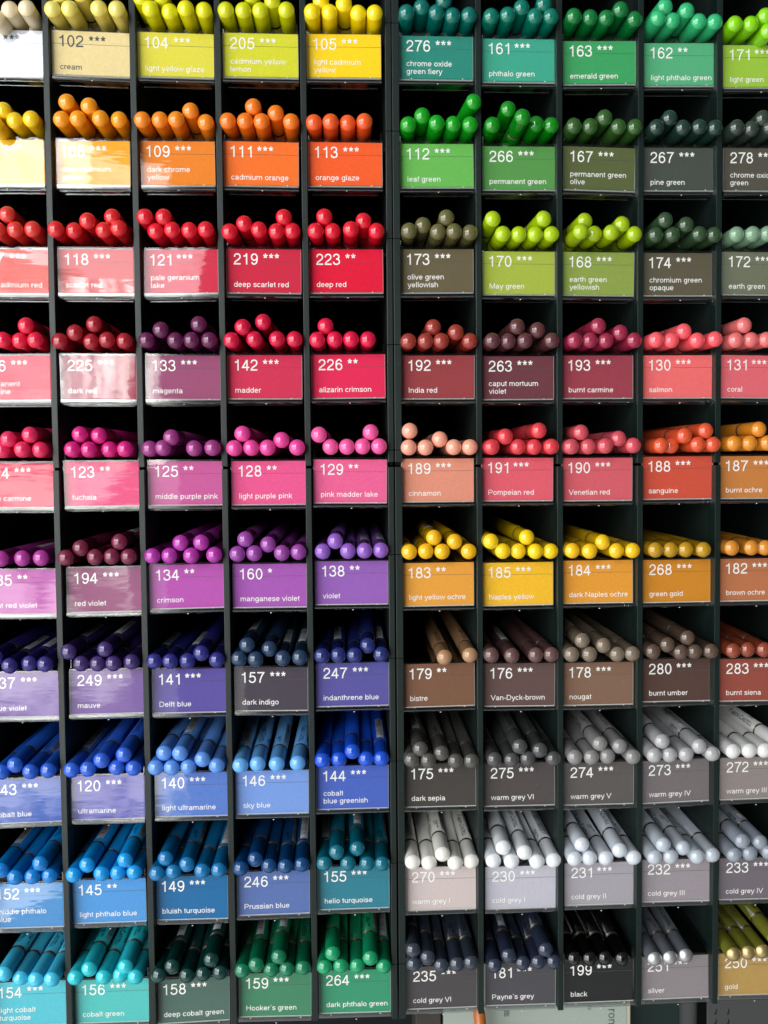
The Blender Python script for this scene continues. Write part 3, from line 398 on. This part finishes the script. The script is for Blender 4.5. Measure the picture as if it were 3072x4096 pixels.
# ------------------------------------------------------------------ the four racks
ROWZ = [520.5, 470.8, 421.1, 371.4, 321.7, 271.9, 222.1, 172.3, 122.5, 72.6]
def at(z, a, b): return b + (a - b) * (z - 20.0) / 500.0       # x of a slightly leaning upright (a at z 520, b at z 20)
def add_upright(bm, z0, z1, xa, xb, w, y0, y1):
    vs_ = []
    for z in (z0, z1):
        x = at(z, xa, xb)
        vs_.append([bm.verts.new((px * MM, py * MM, z * MM)) for px, py in ((x - w / 2, y0), (x + w / 2, y0), (x + w / 2, y1), (x - w / 2, y1))])
    a, b = vs_
    bm.faces.new(a); bm.faces.new(b[::-1])
    for i in range(4): bm.faces.new((a[i], b[i], b[(i + 1) % 4], a[(i + 1) % 4]))
def bevel_all(bm, w=0.25):
    bmesh.ops.bevel(bm, geom=list(bm.edges), offset=w * MM, segments=2, affect='EDGES', profile=0.6)

LEFT_X = [(-2.6, -2.2), (36.75, 37.2), (75.85, 76.55), (114.6, 114.9), (153.9, 153.9)]
RIGHT_X = [(235.9, 234.65), (274.5, 274.1), (313.7, 313.1), (352.0, 351.5), (391.2, 390.4)]
LPOST = (193.55, 192.35); RPOST = (196.95, 196.25)
def rack(label, xs, post, pw, zlo, zhi, rows, xl, xr):
    t = thing('display_rack', label, 'rack', ((xl + xr) / 2 * MM, 0, zlo * MM), group='dark green pencil racks')
    inv = Matrix.Translation((-(xl + xr) / 2 * MM, 0, -zlo * MM))
    def part(name, bm, m):
        me = finish(bm, name, [m]); me.transform(inv); return link(name, me, t)
    upper = zlo > 300
    for i, (a, b) in enumerate(xs):
        bm = bmesh.new()
        w = 2.75
        zb = zlo + (0.8 if upper else 0); zt = zhi if upper else zhi - 0.4
        add_upright(bm, zb, zt, a, b, w, -2.5 if upper else -2.9, 4.5); bevel_all(bm, 0.22)
        part('divider', bm, M_RACK)
        bm = bmesh.new()
        z_in = zlo if upper else rows[-1] - 6
        add_upright(bm, z_in + 1, zhi - 1, a, b, 1.9, 4.4, 182); part('side_panel', bm, M_RACK_IN)
    bm = bmesh.new()                                   # the end post is moulded in short lengths, one per row
    cuts = [z for z in [ROWZ[0] + 49.7] + ROWZ if zlo < z + 4.5 < zhi]
    lev = [zhi] + [z + 4.2 for z in cuts] + [zlo - 1.2 if not upper else zlo + 2]
    for z1, z0 in zip(lev[:-1], lev[1:]):
        if z1 - z0 < 2: continue
        add_upright(bm, z0 + 0.22, z1, post[0], post[1], pw, -2.5 if upper else -2.7, 5.0)
    bevel_all(bm, 0.22); part('end_post', bm, M_RACK)
    bm = bmesh.new(); add_upright(bm, zlo + 1, zhi - 1, post[0], post[1], 2.2, 5.1, 182); part('side_panel', bm, M_RACK_IN)
    for z in rows:
        bm = bmesh.new(); v = add_box(bm, xl + 1, xr - 1, 4.7, 181, z - 2.0, z - 0.4)
        for q in v: q.co.z += (q.co.y / MM - 4.7) * math.tan(PITCH) * MM
        part('shelf', bm, M_RACK_IN)
    bm = bmesh.new(); add_box(bm, xl, xr, 182.2, 184, zlo, zhi); part('back_panel', bm, M_RACK_IN)
    return t
UP = [ROWZ[0] + 49.7] + ROWZ[:5]
DOWN = ROWZ[5:]
ZSEAM = 318.0
rack('dark green rack at upper left, holding yellow, orange, red and pink pencils', LEFT_X, LPOST, 2.75, ZSEAM, 640, UP, -4, 195)
rack('dark green rack at upper right, holding green, brown-red and salmon pencils', RIGHT_X, RPOST, 3.3, ZSEAM, 640, UP, 195.2, 393)
rack('dark green rack at lower left, holding violet, blue, turquoise and green pencils', LEFT_X, LPOST, 2.75, 50.6, ZSEAM, DOWN, -4, 195)
rack('dark green rack at lower right, holding ochre, brown and grey pencils', RIGHT_X, RPOST, 3.3, 50.6, ZSEAM, DOWN, 195.2, 393)

# ------------------------------------------------------------------ trays with their label cards
W2 = 17.4
def cover_mesh(h):
    bm = bmesh.new(); add_box(bm, -W2 - 0.3, W2 + 0.3, 0, 1.05, -0.1, h + 0.95); bevel_all(bm, 0.2)
    return finish(bm, 'clear_cover', [M_COVER])
def lip_mesh():
    bm = bmesh.new(); x = W2 + 0.3
    prof = [(0.0, -0.16), (0.0, -1.5), (0.15, -2.0), (0.5, -2.45), (1.0, -2.7), (1.6, -2.75), (1.6, -2.0), (1.2, -1.6), (1.05, -0.16)]
    rows = [[bm.verts.new((s * x * MM, y * MM, z * MM)) for y, z in prof] for s in (-1, 1)]
    n = len(prof)
    for i in range(n): bm.faces.new((rows[0][i], rows[0][(i + 1) % n], rows[1][(i + 1) % n], rows[1][i]))
    bm.faces.new(rows[0]); bm.faces.new(rows[1][::-1])
    add_box(bm, -W2 + 1.6, W2 - 1.6, 1.7, 5.2, -2.75, -2.25)
    add_box(bm, -W2 + 1.6, W2 - 1.6, 5.25, 5.8, -2.95, -1.5)
    add_box(bm, -W2 - 0.2, -W2 + 1.5, 1.65, 3.2, -2.7, -1.7); add_box(bm, W2 - 1.5, W2 + 0.2, 1.65, 3.2, -2.7, -1.7)
    for cx, cz, w in ((-11.8, -0.25, 0.35), (12.4, -0.2, 0.4), (0.6, -2.7, 0.4)):      # sprue nubs and glue marks
        a = bmesh.ops.create_icosphere(bm, subdivisions=1, radius=w * MM, matrix=Matrix.Translation((cx * MM, -0.02 * MM, cz * MM)) @ Matrix.Diagonal((1, 0.35, 0.6, 1)))
        for v in a['verts']:
            for f in v.link_faces: f.material_index = 1
    return finish(bm, 'lip', [M_LIP, M_FROST])
def card_mesh(h):
    bm = bmesh.new(); add_box(bm, -W2, W2, 1.3, 1.6, 0.0, h, 0)
    zc = h - 5.9
    add_box(bm, -W2 + 0.05, W2 - 0.05, 1.24, 1.295, zc - 0.06, zc + 0.06, 1)
    add_box(bm, -W2, W2, 1.12, 1.6, -0.58, -0.02, 2); add_box(bm, -W2 - 0.24, -W2 - 0.02, 1.12, 1.6, -0.5, h, 3); add_box(bm, W2 + 0.02, W2 + 0.24, 1.12, 1.6, -0.5, h, 3)
    return finish(bm, 'label_card', [M_FROST, M_CREASE, M_FROST, M_EDGE])
def tray_mesh(h):
    bm = bmesh.new()
    v = add_box(bm, -W2, W2, 1.7, 172, h + 0.0, h + 0.75) + add_box(bm, -W2, -W2 + 0.6, 1.7, 172, h + 0.8, h + 5.0) + add_box(bm, W2 - 0.6, W2, 1.7, 172, h + 0.8, h + 5.0)
    for q in v: q.co.z += (q.co.y / MM - 1.7) * math.tan(PITCH) * MM
    return finish(bm, 'tray_floor', [M_TRAY])
LIP = lip_mesh()
def add_text(bm, s, x, z, sx, sy, left_align=True):
    vs_, fs = text_polys(s); ox = min(a for a, b, l in vs_) if left_align else 0
    bv = [bm.verts.new(((x + (a - ox) * sx) * MM, -l * 0.006 * MM, (z + b * sy) * MM)) for a, b, l in vs_]
    for f in fs:
        try: bm.faces.new([bv[i] for i in f])
        except ValueError: pass
    return max(x + (a - ox) * sx for a, b, l in vs_)
def flat(bm, name, m):
    me = bpy.data.meshes.new(name); bm.to_mesh(me); bm.free(); me.materials.append(m)
    return me
PLAIN = {'Hooker\u00b4s green': 'deep green', 'Payne\u00b4s grey': 'dark blue grey', 'Van-Dyck-brown': 'dark brown'}

# ------------------------------------------------------------------ pencils
RAD = 3.72; DOME = 2.2; CAP = 16.0; LEN = 172.0; SEG = 32
def lathe(prof, seg=SEG, mi=None, close_start=False, close_end=False):
    """revolve (y, r) about the pencil axis +Y"""
    bm = bmesh.new(); rows = []
    for y, r in prof:
        if r == 0: rows.append([bm.verts.new((0, y * MM, 0))])
        else: rows.append([bm.verts.new((r * math.sin(2 * math.pi * i / seg) * MM, y * MM, r * math.cos(2 * math.pi * i / seg) * MM)) for i in range(seg)])
    for k in range(len(rows) - 1):
        a, b = rows[k], rows[k + 1]
        for i in range(seg):
            j = (i + 1) % seg
            if len(a) == 1: f = bm.faces.new((a[0], b[i], b[j]))
            elif len(b) == 1: f = bm.faces.new((a[i], a[j], b[0]))
            else: f = bm.faces.new((a[i], a[j], b[j], b[i]))
            f.smooth = True
            if mi: f.material_index = mi[k]
    if close_end and len(rows[-1]) > 1: bm.faces.new(rows[-1])
    return bm
RS = (RAD * RAD + DOME * DOME) / (2 * DOME)
dome = [(0, 0)] + [(RS - math.sqrt(RS * RS - r * r), r) for r in (RAD * f for f in (0.2, 0.4, 0.58, 0.74, 0.87, 0.96))]
ESQ = [(DOME - 0.02, RAD - 0.05), (DOME + 0.06, RAD)]
capprof = dome + ESQ + [(DOME + 0.3, RAD), (CAP, RAD)]
CAP_ME = finish(lathe(capprof, mi=[0] * 7 + [1] * 4), 'end_cap', [M_FROST, M_FROST])
BARREL_ME = finish(lathe([(CAP + 1.53, 0.5), (CAP + 1.53, RAD - 0.02), (LEN - 16, RAD - 0.02), (LEN - 2, 1.1), (LEN, 0.3)], close_end=True), 'barrel', [M_FROST])
RING_ME = finish(lathe([(CAP + 0.01, RAD - 0.3), (CAP + 0.01, RAD - 0.06), (CAP + 1.36, RAD - 0.06), (CAP + 1.37, RAD + 0.03), (CAP + 1.52, RAD + 0.03), (CAP + 1.52, RAD - 0.3)], mi=[0, 0, 1, 1, 1]), 'ring', [M_BLACK, M_GOLD])

def wrap(verts, r):
    """(u lateral mm, y along the barrel mm) on to the barrel, u = 0 is the top"""
    return [(r * math.sin(u / r) * MM, y * MM, r * math.cos(u / r) * MM) for u, y in verts]
def bent_text(lines, name, m, y_end):
    """lines of (text, height, gap) set along the barrel, reading towards the cap"""
    bm = bmesh.new(); y = y_end
    total = 0; placed = []
    for s, hgt in lines:
        vs_, fs = text_polys(s, 0.062, 0.12); sc = hgt / 0.73
        w = max(a for a, b, l in vs_) * sc * 0.9
        placed.append((vs_, fs, sc, total)); total += w + hgt * 0.16
    for vs_, fs, sc, off in placed:
        bv = [bm.verts.new(wrap([(b * sc - 1.0, y_end + total - (off + a * sc * 0.9))], RAD + 0.016 + 0.006 * l)[0]) for a, b, l in vs_]
        for f in fs:
            try: bm.faces.new([bv[i] for i in f])
            except ValueError: pass
    me = bpy.data.meshes.new(name); bm.to_mesh(me); bm.free(); me.materials.append(m)
    return me
BRAND_ME = bent_text([('F', 2.6), ('ABER-', 2.0), ('C', 2.6), ('ASTELL', 2.0)], 'lettering', M_FOIL, CAP + 3.4)
def barcode_mesh():
    bm = bmesh.new(); r = RAD + 0.01; hw = 1.9; ya, yb = CAP + 4.0, CAP + 30.0
    def patch(u0, u1, y0, y1, rr, mi):
        n = 6; prev = None
        for i in range(n + 1):
            u = u0 + (u1 - u0) * i / n
            a, b = wrap([(u, y0), (u, y1)], rr); a = bm.verts.new(a); b = bm.verts.new(b)
            if prev: f = bm.faces.new((prev[0], a, b, prev[1])); f.material_index = mi; f.smooth = True
            prev = (a, b)
    patch(-hw, hw, ya, yb, r, 0)
    rng = random.Random(3); y = ya + 3.5
    while y < yb - 1.5:
        w = rng.choice((0.18, 0.18, 0.34, 0.5)); patch(-hw + 0.1, hw - 0.9, y, y + w, r + 0.012, 1); y += w + rng.choice((0.2, 0.3, 0.55))
    me = bpy.data.meshes.new('barcode_sticker'); bm.to_mesh(me); bm.free(); me.materials.append(M_STICK); me.materials.append(M_BAR)
    return me
BARCODE_ME = barcode_mesh()
ROLL = {'b': 2, 't': 62, 'k': 128, 'n': -115}
ORD = ['leftmost', 'second from left', 'third from left', 'fourth from left', 'fifth from left']
def ordinal(i, n):
    if n == 1: return 'the only one'
    if i == n - 1: return 'rightmost'
    return ORD[i]

stuff_bm = bmesh.new(); stuff_mats = [M_BLACK, M_GOLD]
def add_stuff(me, mw, slots):
    n0 = len(stuff_bm.verts); stuff_bm.verts.ensure_lookup_table()
    bv = [stuff_bm.verts.new(mw @ v.co) for v in me.vertices]
    for p in me.polygons:
        f = stuff_bm.faces.new([bv[i] for i in p.vertices]); f.smooth = p.use_smooth; f.material_index = slots[p.material_index]

covers = {}; cards = {}; trays = {}
rnd = random.Random(11)
TILT = {(0, 0): (0.3, 0.6), (0, 1): (0.5, 2.4), (1, 0): (0.0, 0.3), (1, 1): (0.2, -1.5), (2, 2): (-1.6, -2.0)}
for (r, c, num, stars, name, cardc, penc, lx, lz, h, pens) in BINS:
    plain = PLAIN.get(name, name.replace('|', ' ').replace('/', ' '))
    if r == 0 and c == 0: plain = 'ivory'
    if r == 1 and c == 0: plain = 'golden yellow'
    where = 'the %s card' % num if num else 'the white card at left edge'
    lab = 'clear tray front with %s card numbered %s' % (plain, num) if num else 'clear tray front with white card, top of the left edge column'
    tx, tz = TILT.get((r, c), (rnd.gauss(0, 0.7), rnd.gauss(0, 0.9)))
    t = thing('pencil_tray', lab, 'tray', ((lx + W2) * MM, 0, (lz - h) * MM), (math.radians(tx) * 0.8, math.radians(rnd.gauss(0, 0.3)), math.radians(tz) * 0.8), 'clear pencil trays with colour cards')
    if r not in covers: covers[r] = cover_mesh(h); cards[r] = card_mesh(h); trays[r] = tray_mesh(h)
    mc = mat('card_' + (num or 'white'), rgb(cardc), rough=0.6, spec=0.08, mottle=0.045, speck=0.35 if r >= 5 else 0.12)
    card = link('label_card', cards[r], t, mats=[mc, M_CREASE, M_FROST, M_EDGE])
    link('clear_cover', covers[r], t); link('lip', LIP, t); link('tray_floor', trays[r], t)
    ink = M_INK if r == 0 and c < 2 else M_WHITE
    bm = bmesh.new(); xe = -W2 + 3.2 + 11.3
    if num: xe = add_text(bm, num, -W2 + 3.25, h * 0.643, NUM_SX, NUM_SY)
    for k in range(stars):
        sx = 2.15 / (AX1 - AX0); sy = 2.2 / (AY1 - AY0)
        add_text(bm, '*', xe + 2.5 + 2.7 * k, h * 0.845 - 1.1 - AY0 * sy, sx, sy)
    link('number_lettering', flat(bm, 'number_lettering', ink), card, (0, 1.22 * MM, 0))
    if name:
        ls = name.split('/') ; bm = bmesh.new()
        for k, s in enumerate(ls):
            add_text(bm, s, -W2 + 3.4, h * ((0.133,) if len(ls) == 1 else (0.305, 0.125))[k], NAME_SX, NAME_SY)
        link('name_lettering', flat(bm, 'name_lettering', ink), card, (0, 1.22 * MM, 0))
    # ---- the pencils of this tray
    metal = num in ('251', '250')
    dark = max(penc) < 150
    mp = mat('lacquer_' + (num or 'ivory'), rgb(penc), rough=0.07, bump=0.05, bscale=330, speck=0.25 if dark else 0.08, spec=0.5, coat=0.8)
    # collar and barrel darker than the enamel end: deeper varnish, bin shade painted in
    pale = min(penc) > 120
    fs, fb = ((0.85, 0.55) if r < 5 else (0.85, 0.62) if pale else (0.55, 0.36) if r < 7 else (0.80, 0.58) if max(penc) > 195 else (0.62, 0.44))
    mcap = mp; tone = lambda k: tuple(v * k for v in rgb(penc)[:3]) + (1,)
    mb = mat('shaded_varnish_' + (num or 'ivory'), tone(fb), rough=0.12, speck=0.2 if dark else 0.05, spec=0.3)
    ms = mat('shaded_collar_' + (num or 'ivory'), tone(fs), rough=0.10, speck=0.2 if dark else 0.05, spec=0.4)
    if num == '251': mcap = mat('silver_dip', (0.62, 0.62, 0.63, 1), rough=0.42, metal=0.85, bump=0.25, bscale=500)
    if num == '250': mcap = mat('gold_dip', (0.62, 0.47, 0.22, 1), rough=0.42, metal=0.85, bump=0.25, bscale=500)
    code_me = None
    P = []
    for q in pens.split(';'):
        a = q.split(','); P.append((float(a[0]), float(a[1]), a[2], float(a[3]), float(a[4]), int(a[5])))
    zmin = min(p[1] for p in P)
    lower = sorted([p for p in P if p[1] < zmin + 4.2]); upper = sorted([p for p in P if p[1] >= zmin + 4.2])
    for p in P:
        x, z, mark, dy, yaw, big = p
        if p in lower: pos = ordinal(lower.index(p), len(lower)) + ' of the lower layer'
        else: pos = ordinal(upper.index(p), len(upper)) + ' of the upper layer'
        if not upper: pos = ordinal(lower.index(p), len(lower)) + ' of the row'
        jy = rnd.gauss(0, 0.55); jz = rnd.gauss(0, 0.7)
        pitch = (2.6, 2.6, 2.4, 2.2, 2.0, 1.9, 2.3, 3.0, 3.4, 3.6)[r] + rnd.gauss(0, 0.3)
        if p in upper and r < 3: pitch = -1.5
        R_ = Matrix.Rotation(math.radians(-yaw - jz), 4, 'Z') @ Matrix.Rotation(math.radians(pitch), 4, 'X')
        roll = ROLL[mark] + rnd.uniform(-10, 10) if mark else rnd.uniform(-150, -80)
        mw = Matrix.Translation((x * MM, (-6.2 - DOME + dy + jy) * MM, z * MM)) @ R_ @ Matrix.Rotation(math.radians(-roll), 4, 'Y')
        if not big:
            if mp not in stuff_mats: stuff_mats.append(mp)
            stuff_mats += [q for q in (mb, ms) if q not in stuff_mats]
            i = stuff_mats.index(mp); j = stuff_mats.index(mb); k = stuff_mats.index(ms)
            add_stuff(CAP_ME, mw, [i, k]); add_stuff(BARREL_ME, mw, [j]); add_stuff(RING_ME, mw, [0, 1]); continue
        e = thing('coloured_pencil', '%s pencil, %s above %s' % (plain, pos, where), 'pencil', group='coloured pencils in the trays')
        e.matrix_world = mw
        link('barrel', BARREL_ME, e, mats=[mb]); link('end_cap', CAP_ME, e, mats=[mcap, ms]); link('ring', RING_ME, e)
        if r >= 4:
            link('lettering', BRAND_ME, e)
            if r >= 5:
                link('barcode_sticker', BARCODE_ME, e, rot=(0, math.radians(130), 0), mats=[mp if num == '250' else M_STICK, M_BAR])
                if code_me is None: code_me = bent_text([(num + ' ' + '*' * stars, 2.0)], 'code_lettering', M_FOIL, CAP + 4.0)
                link('code_lettering', code_me, e, rot=(0, math.radians(60), 0))
if len(stuff_bm.verts):
    me = bpy.data.meshes.new('coloured_pencils'); stuff_bm.to_mesh(me)
    for m in stuff_mats: me.materials.append(m)
    o = bpy.data.objects.new('coloured_pencils', me); col.objects.link(o)
    o['kind'] = 'stuff'; o['label'] = 'remaining coloured pencils showing only small round ends above the colour cards'; o['category'] = 'pencils'
stuff_bm.free()

# ------------------------------------------------------------------ what shows below the racks at the right
def solid(name, boxes, mats, label=None, cat=None, parent=None, loc=(0, 0, 0), bev=0.3):
    bm = bmesh.new()
    for b in boxes: add_box(bm, *b)
    if bev: bevel_all(bm, bev)
    o = link(name, finish(bm, name, mats), parent, loc)
    if label: o['label'] = label; o['category'] = cat
    return o
Z0 = -110
t = thing('printed_box', 'pale grey green box printed with green letters, under the racks', 'box', (277 * MM, 60 * MM, Z0 * MM))
solid('box_body', [(-52.9, 53.9, 0.3, 30, 0, 172)], [mat('pale_board', rgb((168, 180, 170)), rough=0.5, mottle=0.05)], parent=t)
solid('box_edge', [(54.0, 56.0, 0.5, 30, 0, 172)], [mat('cream_edge', rgb((190, 188, 165)), rough=0.5)], parent=t, bev=0.2)
bm = bmesh.new(); vs_, fs = text_polys('rom')
bv = [bm.verts.new(((b * 6.8) * MM, -l * 0.006 * MM, (-(a * 6.8)) * MM)) for a, b, l in vs_]
for f in fs: bm.faces.new([bv[i] for i in f])
M_GREEN = mat('green_print', rgb((84, 104, 84)), rough=0.5)
link('lettering', flat(bm, 'lettering', M_GREEN), t, (43.0 * MM, 0.2 * MM, 114.8 * MM))
bm = bmesh.new(); vs_, fs = text_polys('ils')
bv = [bm.verts.new(((b * 3.2) * MM, -l * 0.006 * MM, (-(a * 3.2)) * MM)) for a, b, l in vs_]
for f in fs: bm.faces.new([bv[i] for i in f])
link('lettering', flat(bm, 'lettering', M_GREEN), t, (31.0 * MM, 0.2 * MM, 117.5 * MM))
bm = bmesh.new()
for a in ((-1.6, 1.6, 0.9), (-1.2, 1.8, 0.0), (-1.8, 1.4, -0.9)): add_box(bm, a[0], a[1], 0, 0.05, a[2] - 0.14, a[2] + 0.14)
for a in (-1.3, -0.5, 0.4, 1.2): add_box(bm, a - 0.12, a + 0.12, 0.06, 0.1, -2.0, 1.9)
link('printed_mark', finish(bm, 'printed_mark', [M_GREEN]), t, (-16.5 * MM, 0.15 * MM, 114.6 * MM))
t = thing('orange_stick', 'orange brown round stick leaning in front of the pale box', 'stick', (252 * MM, 46 * MM, Z0 * MM), (0, math.radians(-4.5), 0))
bm = bmesh.new(); bmesh.ops.create_cone(bm, cap_ends=True, segments=32, radius1=3.3 * MM, radius2=3.3 * MM, depth=150 * MM, matrix=Matrix.Translation((0, 0, 75 * MM)))
me = finish(bm, 'shaft', [mat('orange_lacquer', rgb((196, 112, 48)), rough=0.3)])
for p_ in me.polygons: p_.use_smooth = abs(p_.normal.z) < 0.5
link('shaft', me, t)
bm = bmesh.new(); bmesh.ops.create_uvsphere(bm, u_segments=24, v_segments=12, radius=3.28 * MM, matrix=Matrix.Translation((0, 0, 150.1 * MM))); link('stick_end', finish(bm, 'stick_end', [bpy.data.materials['orange_lacquer']], True), t)
solid('dark_box', [(208, 222.6, 63, 90, Z0, 60)], [mat('dark_board', rgb((62, 58, 54)), rough=0.5, mottle=0.1)], 'dark brown box beside the pale printed box, under the racks', 'box', bev=0.6)
solid('green_panel', [(334.5, 369, 76, 84, Z0, 60)], [mat('green_board', (0.012, 0.028, 0.025, 1), rough=0.4)], 'dark green upright panel between the pale box and the grey post', 'panel', bev=0.6)
bm = bmesh.new(); bmesh.ops.create_cone(bm, cap_ends=True, segments=48, radius1=15 * MM, radius2=15 * MM, depth=170 * MM, matrix=Matrix.Translation((377 * MM, 104 * MM, (Z0 + 85) * MM)))
me = finish(bm, 'grey_post', [mat('grey_enamel', rgb((118, 120, 120)), rough=0.4)])
for p_ in me.polygons: p_.use_smooth = abs(p_.normal.z) < 0.5
o = link('grey_post', me); o['label'] = 'round grey metal post behind the slotted metal plate'; o['category'] = 'post'
t = thing('slotted_plate', 'grey metal plate with rows of punched slots at lower right', 'metal plate', (402 * MM, 70 * MM, Z0 * MM))
M_STEEL = mat('grey_steel', rgb((98, 100, 100)), rough=0.38, metal=0.5, bump=0.15, bscale=300)
solid('plate', [(-18.6, 30, 0, 1.2, 0, 170)], [M_STEEL], parent=t, bev=0.3)
for i in range(2):
    for j in range(8):
        bm = bmesh.new(); cx = -13.6 + i * 7.7; cz = 103 - j * 6.1 - (i % 2) * 0.3
        bmesh.ops.create_uvsphere(bm, u_segments=16, v_segments=8, radius=1 * MM, matrix=Matrix.Translation((cx * MM, 0, cz * MM)) @ Matrix.Rotation(0.12, 4, 'Y') @ Matrix.Diagonal((0.85, 0.5, 1.9, 1)))
        link('slot', finish(bm, 'slot', [mat('slot_dark', rgb((40, 41, 41)), rough=0.4)] if i + j == 0 else [bpy.data.materials['slot_dark']], True), t)
